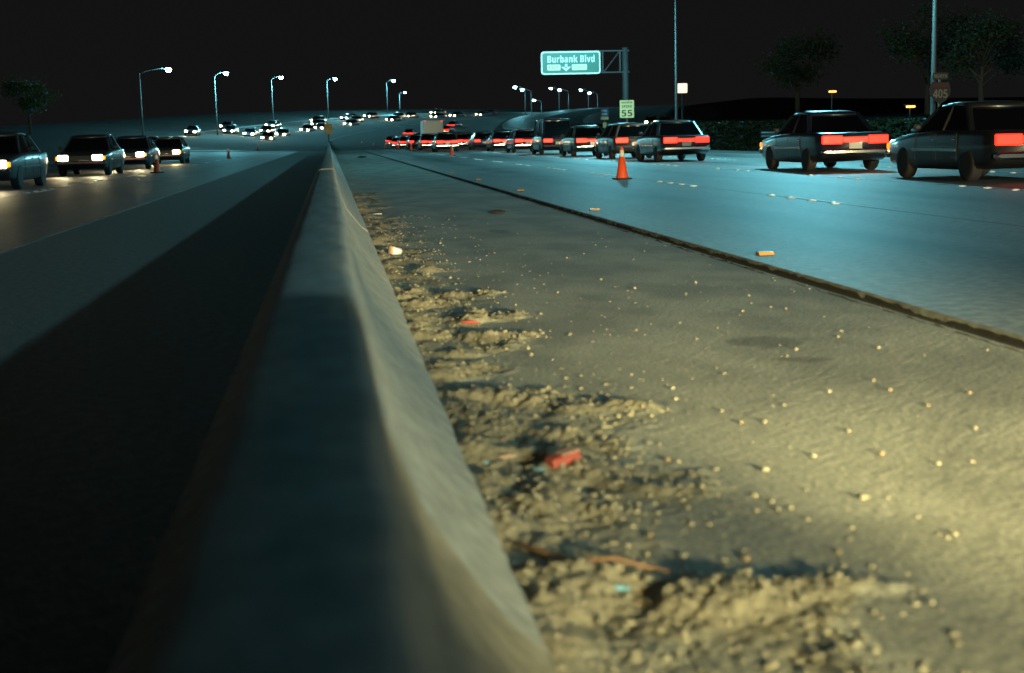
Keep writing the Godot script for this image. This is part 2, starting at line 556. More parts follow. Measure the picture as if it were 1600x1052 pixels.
func letters(parent: Node3D, text: String, at: Vector3, width: float, height: float, mat_: Material) -> void:
	var f := SystemFont.new()
	f.font_names = PackedStringArray(["Droid Sans"])
	f.font_weight = 700
	var t := TextMesh.new()
	t.text = text
	t.font = f
	t.font_size = 64
	t.pixel_size = 0.01
	t.depth = 0.02
	t.curve_step = 2.0
	var o := inst("lettering", t, mat_, parent)
	var bb := t.get_aabb()
	var k := Vector3(width / bb.size.x, height / bb.size.y, 0.5)
	o.scale = k
	o.position = at - Vector3((bb.position.x + bb.size.x * 0.5) * k.x, (bb.position.y + bb.size.y * 0.5) * k.y, 0.0)
func plate(parent: Node3D, called: String, c: Vector3, size: Vector2, r: float, depth: float, m: Material) -> MeshInstance3D:
	var st := mb()
	var front := PackedVector3Array()
	var back := PackedVector3Array()
	for q in [[1, 1, 0.0], [-1, 1, 90.0], [-1, -1, 180.0], [1, -1, 270.0]]:
		for k in 5:
			var a: float = deg_to_rad(q[2] + 22.5 * k)
			var p := c + Vector3(q[0] * (size.x * 0.5 - r) + cos(a) * r, q[1] * (size.y * 0.5 - r) + sin(a) * r, 0)
			front.append(p + Vector3(0, 0, depth * 0.5))
			back.append(p - Vector3(0, 0, depth * 0.5))
	loft(st, [back, front])
	return obj(called, st, m, parent)
func signs() -> void:
	# overhead guide sign on a cantilever
	var g := thing("guide_sign", "green overhead freeway sign reading Burbank Blvd on a cantilever truss", "sign", Vector3(21.6, 0, -100))
	var c := Vector3(-4.07, 6.17, 0.25)
	plate(g, "sign_border", c, Vector2(4.36, 1.64), 0.2, 0.05, M.sign_white)
	plate(g, "sign_panel", c + Vector3(0, 0, 0.03), Vector2(4.14, 1.42), 0.14, 0.03, M.sign_green)
	letters(g, "Burbank Blvd", c + Vector3(0.02, 0.28, 0.06), 3.45, 0.52, M.sign_white)
	plate(g, "exit_plaque", c + Vector3(-1.25, -0.32, 0.055), Vector2(0.98, 0.42), 0.08, 0.02, M.sign_cream)
	plate(g, "only_plaque", c + Vector3(0.62, -0.32, 0.055), Vector2(1.12, 0.42), 0.08, 0.02, M.sign_cream)
	var faint := mat("plaque_ink", lin(0.5, 0.4, 0.26), 0.6)
	letters(g, "EXIT", c + Vector3(-1.25, -0.32, 0.072), 0.72, 0.24, faint)
	letters(g, "ONLY", c + Vector3(0.62, -0.32, 0.072), 0.86, 0.24, faint)
	var st := mb()
	var ar := c + Vector3(-0.35, -0.32, 0.055)
	box(st, ar + Vector3(0, 0.1, 0), Vector3(0.18, 0.28, 0.02))
	for z in [0.01]:
		tri(st, ar + Vector3(-0.36, 0.04, z), ar + Vector3(0.36, 0.04, z), ar + Vector3(0, -0.27, z))
		tri(st, ar + Vector3(-0.36, 0.04, z), ar + Vector3(0, -0.27, z), ar + Vector3(-0.36, 0.02, -z))
	obj("down_arrow", st, M.sign_white, g)
	st = mb(false)
	lathe(st, [[0.0, -0.05], [0.24, -0.05], [0.22, 7.2], [0.0, 7.22]], 14)
	obj("post", st, M.galvanised, g)
	for q in [[6.98, "top_chord"], [5.45, "bottom_chord"]]:
		st = mb()
		box(st, Vector3(-2.9, q[0], 0.12), Vector3(6.3, 0.1, 0.1))
		obj(q[1], st, M.galvanised, g)
	for x in [-1.7, -0.42]:
		st = mb()
		box(st, Vector3(x, 6.2, 0.12), Vector3(0.1, 1.42, 0.08))
		obj("truss_post", st, M.galvanised, g)
	st = mb()
	tube(st, [Vector3(-1.6, 5.5, 0.1), Vector3(-0.45, 6.93, 0.1)], [0.045, 0.045], 6)
	obj("truss_diagonal", st, M.galvanised, g)
	# speed limit
	var sp := thing("speed_limit_sign", "pale speed limit sign reading MAXIMUM SPEED 55 on a post", "sign", Vector3(21.35, 0.1, -99.0))
	plate(sp, "sign_panel", Vector3(0.1, 2.67, 0.06), Vector2(1.04, 1.26), 0.06, 0.02, M.sign_yellowed)
	letters(sp, "MAXIMUM", Vector3(0.1, 3.14, 0.075), 0.78, 0.14, M.sign_black)
	letters(sp, "SPEED", Vector3(0.1, 2.86, 0.075), 0.74, 0.18, M.sign_black)
	letters(sp, "5", Vector3(-0.12, 2.37, 0.075), 0.34, 0.46, M.sign_black)
	letters(sp, "5", Vector3(0.32, 2.37, 0.075), 0.34, 0.46, M.sign_black)
	st = mb()
	box(st, Vector3(0.1, 1.5, 0.0), Vector3(0.09, 3.3, 0.09))
	obj("post", st, M.post_wood, sp)
	# call box sign
	var cb := thing("call_box_sign", "small blue sign reading CALL BOX over a pale number plate", "sign", Vector3(23.0, 0.55, -115.0))
	plate(cb, "sign_panel", Vector3(0, 2.28, 0.06), Vector2(0.68, 0.68), 0.05, 0.02, M.sign_blue)
	letters(cb, "CALL", Vector3(0, 2.42, 0.075), 0.5, 0.17, M.sign_white)
	letters(cb, "BOX", Vector3(0, 2.13, 0.075), 0.46, 0.17, M.sign_white)
	plate(cb, "number_plate", Vector3(0, 1.79, 0.06), Vector2(0.66, 0.24), 0.03, 0.02, M.sign_yellowed)
	st = mb()
	box(st, Vector3(0, 1.3, 0.0), Vector3(0.08, 2.7, 0.08))
	obj("post", st, M.post_wood, cb)
	st = mb()
	box(st, Vector3(0, 1.2, 0.12), Vector3(0.32, 0.46, 0.18), Basis(), 0.03)
	obj("call_box", st, M.sign_yellowed, cb)
	# route marker
	var rm := thing("route_marker", "dim route shield reading 405 under a NORTH plate beside a lamp pole", "sign", Vector3(22.5, 0.2, -49.0))
	plate(rm, "direction_plate", Vector3(-0.1, 2.62, 0.02), Vector2(0.6, 0.26), 0.03, 0.02, M.sign_blue_shaded)
	letters(rm, "NORTH", Vector3(-0.1, 2.62, 0.035), 0.5, 0.14, M.sign_white_shaded)
	st = mb()
	var fr := PackedVector3Array()
	var bk := PackedVector3Array()
	for q in [[0.0, -0.42], [0.22, -0.3], [0.38, -0.1], [0.41, 0.12], [0.33, 0.4], [0.17, 0.36], [0.0, 0.4], [-0.17, 0.36], [-0.33, 0.4], [-0.41, 0.12], [-0.38, -0.1], [-0.22, -0.3]]:
		fr.append(Vector3(q[0] - 0.1, q[1] + 2.02, 0.03))
		bk.append(Vector3(q[0] - 0.1, q[1] + 2.02, 0.01))
	loft(st, [bk, fr])
	obj("shield", st, M.sign_blue_shaded, rm)
	plate(rm, "shield_crown", Vector3(-0.1, 2.29, 0.035), Vector2(0.66, 0.15), 0.03, 0.012, M.sign_red_shaded)
	letters(rm, "405", Vector3(-0.1, 1.98, 0.04), 0.56, 0.32, M.sign_white_shaded)
	st = mb()
	box(st, Vector3(-0.1, 1.3, -0.04), Vector3(0.07, 2.9, 0.07))
	obj("post", st, M.post_wood, rm)
	# amber barricade-like marker standing on the barrier where it bends
	var am := thing("amber_marker_panel", "amber slatted warning panel on a dark post atop the median barrier", "warning panel", P(186.0, -0.05, 0.72))
	st = mb()
	box(st, Vector3(0, 0.55, 0), Vector3(0.16, 1.1, 0.16))
	obj("post", st, M.trim_black, am)
	for k in 5:
		st = mb()
		box(st, Vector3(0, 1.2 + 0.28 * k, 0.1), Vector3(1.02, 0.23, 0.05), Basis(), 0.01)
		obj("slat", st, M.sign_amber, am)
	for x in [-0.42, 0.42]:
		st = mb()
		box(st, Vector3(x, 1.76, 0.05), Vector3(0.06, 1.36, 0.04))
		obj("stile", st, M.trim_black, am)
	# lit commercial sign on a pole beyond the ramp
	var wp := Vector3(49.1, 7.1, -190.0)
	var ws := thing("lit_pole_sign", "glowing cream box sign on a pole beyond the off-ramp", "sign", Vector3(wp.x, deck(190) + rise(190), wp.z))
	var hh: float = wp.y - ws.position.y
	plate(ws, "lit_sign_face", Vector3(0, hh, 0), Vector2(1.35, 1.3), 0.12, 0.3, M.sign_backlit)
	plate(ws, "lit_sign_wing", Vector3(-0.62, hh - 0.28, 0), Vector2(0.4, 0.72), 0.1, 0.26, M.sign_backlit)
	st = mb()
	box(st, Vector3(0, hh * 0.5 - 0.4, 0), Vector3(0.16, hh - 0.8, 0.16))
	obj("pole", st, M.trim_black, ws)
func lamps() -> void:
	# right verge: the pair that floods the northbound lanes
	street_lamp(Vector3(22.6, 0.25, -89), 9.75, Vector3(-4.2, 0, 0), "tall street lamp whose pole rises beside the off-ramp bank behind the speed sign", "", 215.0)
	street_lamp(Vector3(22.6, 0.25, -50), 9.75, Vector3(-4.2, 0, 0), "tall street lamp with its pole rising beside the 405 route shield", "", 215.0)
	street_lamp(Vector3(22.6, 0.0, 24), 9.75, Vector3(-4.2, 0, 0), "street lamp behind the parked van shining over the barrier top", "", 560.0, "lamp_teal", Color(0.72, 0.97, 1.0))
	# left verge and beyond
	var left := [[161.0, -20.8, 3.2, 9.5], [205.0, -16.0, 1.5, 11.1], [245.0, -9.5, 1.1, 12.2], [285.0, -0.0, 1.6, 13.5], [325.0, 13.7, 1.5, 14.6], [420.0, 21.4, 1.2, 15.0]]
	for q in left:
		var gy := 0.4
		var fs: float = q[0]
		gy = rise(fs) + 1.6 * smooth(150.0, 260.0, fs)
		var hgt: float = maxf(4.0, q[3] - gy)
		street_lamp(Vector3(q[1], gy, -fs), hgt, Vector3(maxf(1.2, q[2] - 0.48), 0, 0), "teal-white street lamp standing along the southbound side of the freeway", "street lamps along the southbound side", (70.0 if fs < 200.0 else 320.0))
	for q in [[36.4, 10.6, 270.0], [42.0, 11.1, 300.0], [53.1, 12.3, 330.0], [50.2, 10.9, 300.0], [64.0, 12.4, 350.0], [62.5, 11.0, 330.0], [53.4, 10.3, 360.0]]:
		var gy := 3.0
		street_lamp(Vector3(q[0] + 1.9, gy, -q[2]), q[1] - gy, Vector3(-1.5, 0, 0), "small distant street lamp in the cluster below the green overhead sign", "distant street lamps below the overhead sign", 40.0)
	for q in [[35.4, 3.6, 95.0, "lone amber lamp glowing on a short post above the off-ramp"], [34.7, 2.2, 80.0, "low amber lamp beside the route shield beyond the off-ramp"]]:
		var o := thing("garden_lamp", q[3], "lamp", Vector3(q[0], deck(q[2]), -q[2]))
		var h: float = q[1] - o.position.y
		var st := mb(false)
		tube(st, [Vector3(0, -0.05, 0), Vector3(0, h, 0)], [0.05, 0.035], 8)
		obj("post", st, M.trim_black, o)
		st = mb()
		box(st, Vector3(0, h + 0.1, 0), Vector3(0.62, 0.08, 0.36), Basis(), 0.02)
		obj("lamp_hood", st, M.trim_black, o)
		st = mb()
		box(st, Vector3(0.05, h, 0), Vector3(0.5, 0.12, 0.26), Basis(), 0.03)
		obj("lamp_glass", st, M.lamp_amber, o)
func guardrails() -> void:
	var labels := ["short metal guardrail run at the bank nearest the off-ramp sign posts", "metal guardrail run at the bank in front of the route shield"]
	var n := 0
	for q in [[56.0, 69.0], [42.0, 50.5]]:
		var o := thing("guardrail", labels[n], "guardrail", Vector3.ZERO, 0.0, "guardrails at the foot of the ramp bank")
		n += 1
		var st := mb(false)
		var rings := []
		for s in steps(q[0], q[1], 1.0):
			var r := PackedVector3Array()
			for v in [[0.0, 0.62], [-0.05, 0.66], [-0.05, 0.72], [0.0, 0.77], [-0.05, 0.82], [-0.05, 0.89], [0.0, 0.93], [0.012, 0.93], [0.012, 0.62]]:
				r.append(P(s, 22.0 + v[0], v[1]))
			rings.append(r)
		loft(st, rings)
		obj("rail", st, M.galvanised, o)
		for s in steps(q[0] + 0.3, q[1] - 0.3, 1.9):
			st = mb()
			box(st, P(s, 22.1, 0.4), Vector3(0.15, 0.98, 0.15))
			obj("post", st, M.post_wood, o)
	var d := thing("delineator_post", "slim pale delineator post with reflector beside the guardrail", "marker post", P(53.5, 21.2, -0.03))
	var st := mb()
	box(st, Vector3(0, 0.5, 0), Vector3(0.1, 1.0, 0.03), Basis(), 0.01)
	obj("post", st, M.sign_yellowed, d)
	st = mb()
	box(st, Vector3(0, 0.86, 0.022), Vector3(0.07, 0.2, 0.012))
	obj("reflector", st, M.marker_amber, d)

# ---------------------------------------------------------------- vehicles
func wheel(parent: Node3D, at: Vector3, r: float, w: float) -> void:
	var xf := Transform3D(Basis(Vector3(0, 0, 1), PI / 2), at)
	var st := mb(false)
	lathe(st, [[r * 0.62, -w * 0.5], [r * 0.94, -w * 0.5], [r, -w * 0.36], [r, w * 0.36], [r * 0.94, w * 0.5], [r * 0.62, w * 0.5]], 18, xf)
	var t := obj("wheel", st, M.rubber, parent)
	st = mb(false)
	lathe(st, [[0.0, -w * 0.44], [r * 0.3, -w * 0.48], [r * 0.62, -w * 0.42], [r * 0.62, w * 0.42], [r * 0.3, w * 0.48], [0.0, w * 0.44]], 14, xf)
	obj("rim", st, M.hub, t)
func ring(z: float, hw: float, yb: float, yt: float, c: float) -> PackedVector3Array:
	var r := PackedVector3Array()
	for q in [[hw - c * 1.2, yt], [hw - c * 0.35, yt - c * 0.3], [hw, yt - c * 1.6], [hw, (yt + yb) * 0.5], [hw - c * 0.25, yb + c], [hw - c, yb], [-hw + c, yb], [-hw + c * 0.25, yb + c], [-hw, (yt + yb) * 0.5], [-hw, yt - c * 1.6], [-hw + c * 0.35, yt - c * 0.3], [-hw + c * 1.2, yt]]:
		r.append(Vector3(q[0], q[1], z))
	return r
func car_model(kind: String, paint: String, beams: float, front_glow := true) -> Node3D:   # front towards -z
	var o := Node3D.new()
	var st := mb(false)
	var van := kind == "van"
	var wag := kind == "wagon"
	var belt := 1.1 if kind == "box_van" else (1.02 if van else 0.92)
	var rings := []
	var shape := [[-2.35, 0.70, 0.40, 0.62], [-2.30, 0.79, 0.32, 0.70], [-2.15, 0.84, 0.26, 0.76], [-1.6, 0.87, 0.21, 0.83], [-0.95, 0.88, 0.2, belt - 0.03], [0.0, 0.89, 0.2, belt], [1.2, 0.88, 0.2, belt], [1.95, 0.87, 0.24, belt - 0.01], [2.22, 0.85, 0.3, belt - 0.03], [2.32, 0.80, 0.36, belt - 0.07]]
	if kind == "box_van": shape = [[-2.35, 0.85, 0.36, 0.9], [-2.3, 0.91, 0.3, 1.05], [-2.1, 0.94, 0.24, 1.1], [0.0, 0.95, 0.22, 1.1], [2.2, 0.94, 0.26, 1.1], [2.32, 0.9, 0.34, 1.02]]
	for q in shape:
		rings.append(ring(q[0], q[1], q[2], q[3], 0.07))
	loft(st, rings)
	obj("body", st, M[paint], o)
	var roof := 2.12 if kind == "box_van" else (1.85 if van else 1.38)
	var zb := [-1.0, 1.42] if kind == "sedan" else [-1.0 if wag else -1.55, 2.2]
	var zt := [-0.32, 0.88] if kind == "sedan" else [-0.32 if wag else -1.0, 2.0]
	if kind == "box_van":
		zb = [-2.2, 2.24]
		zt = [-1.85, 2.2]
	var hb := 0.80 if kind != "box_van" else 0.92
	var ht := 0.86 if kind == "box_van" else (0.63 if not van else 0.72)
	# roof shell
	st = mb(false)
	rings = []
	for q in [[zt[0] - 0.05, ht - 0.06, 0.0], [zt[0] + 0.1, ht, 0.03], [(zt[0] + zt[1]) * 0.5, ht + 0.01, 0.05], [zt[1] - 0.1, ht, 0.03], [zt[1] + 0.05, ht - 0.06, 0.0]]:
		var r := PackedVector3Array()
		for v in [[1.0, -0.03], [0.97, 0.02], [0.75, 0.045], [0.0, 0.05], [-0.75, 0.045], [-0.97, 0.02], [-1.0, -0.03]]:
			r.append(Vector3(v[0] * q[1], roof + v[1] + q[2] - 0.03, q[0]))
		rings.append(r)
	loft(st, rings)
	obj("roof", st, M[paint], o)
	# pillars
	for sx in [-1, 1]:
		for e in [[zb[0], zt[0], 0.035], [zb[1], zt[1], 0.06], [(zb[0] + zb[1]) * 0.5, (zt[0] + zt[1]) * 0.5, 0.04]]:
			st = mb()
			tube(st, [Vector3(sx * hb, belt - 0.06, e[0]), Vector3(sx * (ht - 0.02), roof - 0.03, e[1])], [e[2], e[2]], 6)
			obj("pillar", st, M[paint], o)
	# glass
	var c0 := [Vector3(-hb, belt - 0.04, zb[0]), Vector3(hb, belt - 0.04, zb[0]), Vector3(ht - 0.02, roof - 0.04, zt[0]), Vector3(-ht + 0.02, roof - 0.04, zt[0])]
	var c1 := [Vector3(-hb, belt - 0.04, zb[1]), Vector3(hb, belt - 0.04, zb[1]), Vector3(ht - 0.02, roof - 0.04, zt[1]), Vector3(-ht + 0.02, roof - 0.04, zt[1])]
	st = mb(); quad(st, c0[0], c0[1], c0[2], c0[3]); obj("windshield", st, M.car_glass, o)
	st = mb(); quad(st, c1[0], c1[3], c1[2], c1[1]); obj("rear_window", st, M.car_glass, o)
	for sx in [-1, 1]:
		var a: Vector3 = c0[0] if sx < 0 else c0[1]
		var b: Vector3 = c1[0] if sx < 0 else c1[1]
		var c: Vector3 = c1[3] if sx < 0 else c1[2]
		var d: Vector3 = c0[3] if sx < 0 else c0[2]
		st = mb(); quad(st, a, (a + b) * 0.5, (c + d) * 0.5, d); obj("side_window", st, M.car_glass, o)
		st = mb(); quad(st, (a + b) * 0.5, b, c, (c + d) * 0.5); obj("side_window", st, M.car_glass, o)
		st = mb()
		box(st, Vector3(sx * 0.96, belt + 0.07, zb[0] + 0.45), Vector3(0.16, 0.12, 0.08), Basis(), 0.03)
		obj("mirror", st, M.trim_black, o)
		var hw := 0.955 if kind == "box_van" else 0.888
		for z in [-1.42, 1.35]:
			wheel(o, Vector3(sx * (hw - 0.112), 0.31, z), 0.31, 0.2)
		st = mb()
		box(st, Vector3(sx * hw, 0.56, 0.0), Vector3(0.02, 0.05, 1.9))
		obj("side_moulding", st, M.chrome if kind == "sedan" else M.trim_black, o)
		for z in [-0.82, 0.12, 0.98]:
			st = mb()
			box(st, Vector3(sx * hw, belt * 0.5 + 0.16, z), Vector3(0.006, belt - 0.42, 0.014))
			obj("door_seam", st, M.trim_black, o)
		for z in [0.0, 0.86]:
			st = mb()
			box(st, Vector3(sx * (hw + 0.004), belt - 0.17, z), Vector3(0.024, 0.03, 0.15), Basis(), 0.008)
			obj("door_handle", st, M.chrome, o)
		st = mb()
		box(st, Vector3(sx * 0.56, 0.74, 2.31), Vector3(0.5, 0.2, 0.07), Basis(), 0.02)
		obj("tail_light", st, M.tail_lamp, o)
		st = mb()
		box(st, Vector3(sx * 0.58, 0.69 if kind == "box_van" else 0.63, -2.335), Vector3(0.34, 0.19, 0.06), Basis(), 0.02)
		obj("headlight", st, M.head_lamp if front_glow else M.plate, o)
		st = mb()
		box(st, Vector3(sx * 0.79, 0.62, -2.28), Vector3(0.1, 0.13, 0.1), Basis(), 0.02)
		obj("turn_signal", st, M.turn_lamp, o)
		if beams > 0.0:
			spot(o, "headlight_beam", Vector3(sx * 0.58, 0.63, -2.42), Vector3(0.1, -0.06, -1), WARM, beams, 26.0)
	st = mb()
	box(st, Vector3(0, 0.74, 2.325), Vector3(0.62, 0.12, 0.03), Basis(), 0.01)
	obj("tail_panel", st, M.tail_lamp if kind == "sedan" else M.trim_black, o)
	for q in [["rear_bumper", 2.36], ["front_bumper", -2.38]]:
		st = mb()
		box(st, Vector3(0, 0.46, q[1]), Vector3(1.68, 0.14, 0.14), Basis(), 0.04)
		obj(q[0], st, M.chrome if kind == "sedan" else M.trim_black, o)
	st = mb()
	box(st, Vector3(0, 0.59, 2.345), Vector3(0.31, 0.15, 0.02))
	obj("number_plate", st, M.plate, o)
	st = mb()
	box(st, Vector3(0, 0.63, -2.345), Vector3(0.78, 0.14, 0.04))
	obj("grille", st, M.trim_black, o)
	return o
func truck_model(beams: float) -> Node3D:
	var o := Node3D.new()
	var st := mb()
	box(st, Vector3(0, 2.05, 1.2), Vector3(2.36, 2.5, 5.2), Basis(), 0.04)
	obj("cargo_box", st, M.truck_white, o)
	for x in [-0.57, 0.57]:
		st = mb()
		box(st, Vector3(x, 2.05, 3.815), Vector3(1.1, 2.3, 0.03), Basis(), 0.01)
		obj("rear_door", st, M.truck_white, o)
	st = mb(false)
	loft(st, [ring(-3.6, 0.9, 0.55, 1.15, 0.08), ring(-3.4, 1.0, 0.5, 1.35, 0.08), ring(-2.9, 1.02, 0.5, 1.5, 0.08), ring(-2.5, 1.0, 0.5, 2.15, 0.1), ring(-1.6, 1.0, 0.5, 2.25, 0.1)])
	obj("cab", st, M.truck_white, o)
	st = mb()
	quad(st, Vector3(-0.85, 1.52, -2.93), Vector3(0.85, 1.52, -2.93), Vector3(0.8, 2.08, -2.56), Vector3(-0.8, 2.08, -2.56))
	obj("windshield", st, M.car_glass, o)
	st = mb()
	box(st, Vector3(0, 0.62, 0.5), Vector3(0.9, 0.2, 6.4))
	obj("chassis", st, M.trim_black, o)
	st = mb()
	box(st, Vector3(0, 0.52, 3.85), Vector3(2.2, 0.14, 0.12), Basis(), 0.02)
	obj("rear_bumper", st, M.trim_black, o)
	for sx in [-1, 1]:
		for z in [-2.7, 2.3]:
			wheel(o, Vector3(sx * 0.95, 0.42, z), 0.42, 0.26)
		st = mb()
		box(st, Vector3(sx * 0.9, 0.68, 3.86), Vector3(0.34, 0.14, 0.06), Basis(), 0.01)
		obj("tail_light", st, M.tail_lamp, o)
		st = mb()
		box(st, Vector3(sx * 1.0, 3.22, 3.82), Vector3(0.18, 0.07, 0.05))
		obj("marker_light", st, M.tail_lamp, o)
		st = mb()
		box(st, Vector3(sx * 0.72, 1.02, -3.6), Vector3(0.3, 0.2, 0.08), Basis(), 0.02)
		obj("headlight", st, M.head_lamp, o)
		if beams > 0.0:
			spot(o, "headlight_beam", Vector3(sx * 0.72, 1.02, -3.7), Vector3(0, -0.02, -1), WARM, beams, 34.0)
	return o
func put(model: Node3D, called: String, s: float, lat: float, oncoming: bool, label: String, category: String, group: String, h := 0.0) -> void:
	var o: Node3D = model.duplicate()
	o.name = numbered(called)
	add_child(o)
	var a := P(s, lat, h)
	var f := (P(s + 1.0, lat, h) - P(s - 1.0, lat, h)).normalized()
	if oncoming: f = -f
	var side := (P(s, lat + 1.0) - P(s, lat - 1.0)).normalized() * (-1.0 if oncoming else 1.0)
	var up := side.cross(f).normalized()
	o.transform = Transform3D(Basis(side, up, -f).orthonormalized(), a)
	tag(o, label, category, group)
func traffic() -> void:
	var paints := ["paint_black", "paint_navy", "paint_maroon", "paint_brown", "paint_green", "paint_grey"]
	var words := ["black", "navy blue", "maroon", "brown", "dark green", "dark grey"]
	var models := {}
	for k in 6:
		for kind in ["sedan", "wagon", "van"]:
			models[kind + str(k)] = car_model(kind, paints[k], 6.0)
	var away := [[25.0, 12.2, "sedan", 0], [33.5, 12.2, "sedan", 1], [49.0, 12.2, "sedan", 0], [57.0, 12.2, "wagon", 3], [66.0, 12.2, "sedan", 4], [76.0, 12.2, "van", 1], [87.5, 12.2, "sedan", 2], [99.0, 12.2, "sedan", 0], [112.0, 12.2, "wagon", 1], [127.0, 12.2, "sedan", 3],
		[104.0, 8.6, "sedan", 4], [121.0, 8.6, "sedan", 2], [140.0, 8.6, "wagon", 5], [158.0, 8.6, "sedan", 0], [178.0, 8.6, "sedan", 1], [200.0, 8.6, "sedan", 2], [222.0, 12.2, "sedan", 3], [190.0, 12.2, "van", 1], [206.0, 12.2, "sedan", 0], [182.0, 15.9, "sedan", 5], [214.0, 15.9, "sedan", 4], [238.0, 8.6, "sedan", 2], [255.0, 12.2, "sedan", 0], [275.0, 8.6, "sedan", 1], [372.0, 8.6, "sedan", 3], [385.0, 12.2, "sedan", 0], [398.0, 8.6, "sedan", 4], [412.0, 12.2, "sedan", 2]]
	var i := 0
	for q in away:
		var lane := "second" if q[1] > 9 and q[1] < 13 else ("first open" if q[1] < 9 else "third")
		var lab: String = "%s %s driving away with red tail lights lit, %s lane" % [words[q[3]], q[2], lane]
		if q[0] > 150.0: lab = "distant dark car with red tail lights on the northbound bend"
		elif i == 0: lab = "black sedan with full-width red tail lights, last in the second lane queue"
		put(models[q[2] + str(q[3])], "car", q[0], q[1], false, lab, "car", "cars driving away with red tail lights")
		i += 1
	var near := [[37.5, -8.6, "sedan", 5], [52.0, -8.6, "sedan", 0], [63.0, -8.6, "sedan", 1], [77.0, -8.6, "sedan", 3], [133.0, -15.9, "sedan", 4], [143.0, -19.4, "wagon", 0], [157.0, -19.4, "sedan", 2], [200.0, -19.4, "sedan", 1], [212.0, -15.9, "sedan", 0], [226.0, -19.4, "sedan", 5], [196.0, -8.6, "sedan", 3], [207.0, -12.2, "sedan", 1], [215.0, -8.6, "sedan", 0],
		[246.0, -8.6, "sedan", 2], [256.0, -12.2, "sedan", 4], [264.0, -8.6, "sedan", 0], [276.0, -12.2, "sedan", 1], [287.0, -8.6, "sedan", 3], [297.0, -12.2, "sedan", 5], [309.0, -8.6, "sedan", 0], [322.0, -15.9, "sedan", 1], [338.0, -12.2, "sedan", 2], [222.0, -12.2, "sedan", 4], [236.0, -8.6, "sedan", 1], [241.0, -15.9, "sedan", 0], [266.0, -15.9, "sedan", 3], [281.0, -15.9, "wagon", 2], [292.0, -15.9, "sedan", 1], [303.0, -12.2, "sedan", 0], [318.0, -8.6, "sedan", 4], [330.0, -8.6, "sedan", 5]]
	for q in near:
		var lab: String = "%s %s coming on with glaring headlights beyond the median barrier" % [words[q[3]], q[2]]
		if q[0] > 120.0: lab = "distant oncoming car with white headlights on the banked southbound bend"
		put(models[q[2] + str(q[3])], "oncoming_car", q[0], q[1], true, lab, "car", "oncoming cars with headlights")
	var truck := truck_model(40.0)
	put(truck, "box_truck", 168.0, 12.2, false, "white box truck with closed rear doors driving away in traffic", "truck", "")
	# beyond the ramp, two cars waiting with headlights towards the freeway
	var m: Node3D = models["sedan3"]
	for q in [[41.8, 178.0], [45.6, 186.0]]:
		var o: Node3D = m.duplicate()
		o.name = numbered("side_street_car")
		add_child(o)
		o.position = Vector3(q[0], deck(q[1]) + rise(q[1]) + bank(q[1], 42.0), -q[1])
		o.rotation.y = PI - 0.25
		tag(o, "car with lit headlights on the side street beyond the off-ramp", "car", "cars on the side street")
	# behind the photographer: the car parked on the median shoulder whose headlights light the gravel, and a truck coming up
	var pk := car_model("box_van", "paint_grey", 0.0)
	spot(pk, "headlight_beam", Vector3(-0.58, 0.69, -2.42), Vector3(-0.05, -0.05, -1), Color(1.0, 0.95, 0.66), 60.0, 21.0)
	spot(pk, "headlight_beam", Vector3(0.58, 0.69, -2.42), Vector3(-0.05, -0.085, -1), Color(1.0, 0.95, 0.66), 235.0, 17.0)
	put(pk, "parked_van", -3.6, 2.0, false, "dark grey boxy van parked on the median shoulder lighting the gravel", "van", "")
	truck.free()
	truck = truck_model(1300.0)
	put(truck, "approaching_truck", -30.0, 8.6, false, "white box truck coming up from behind in the first open lane", "truck", "")
	for k in models: models[k].free()
	truck.free()
	pk.free()

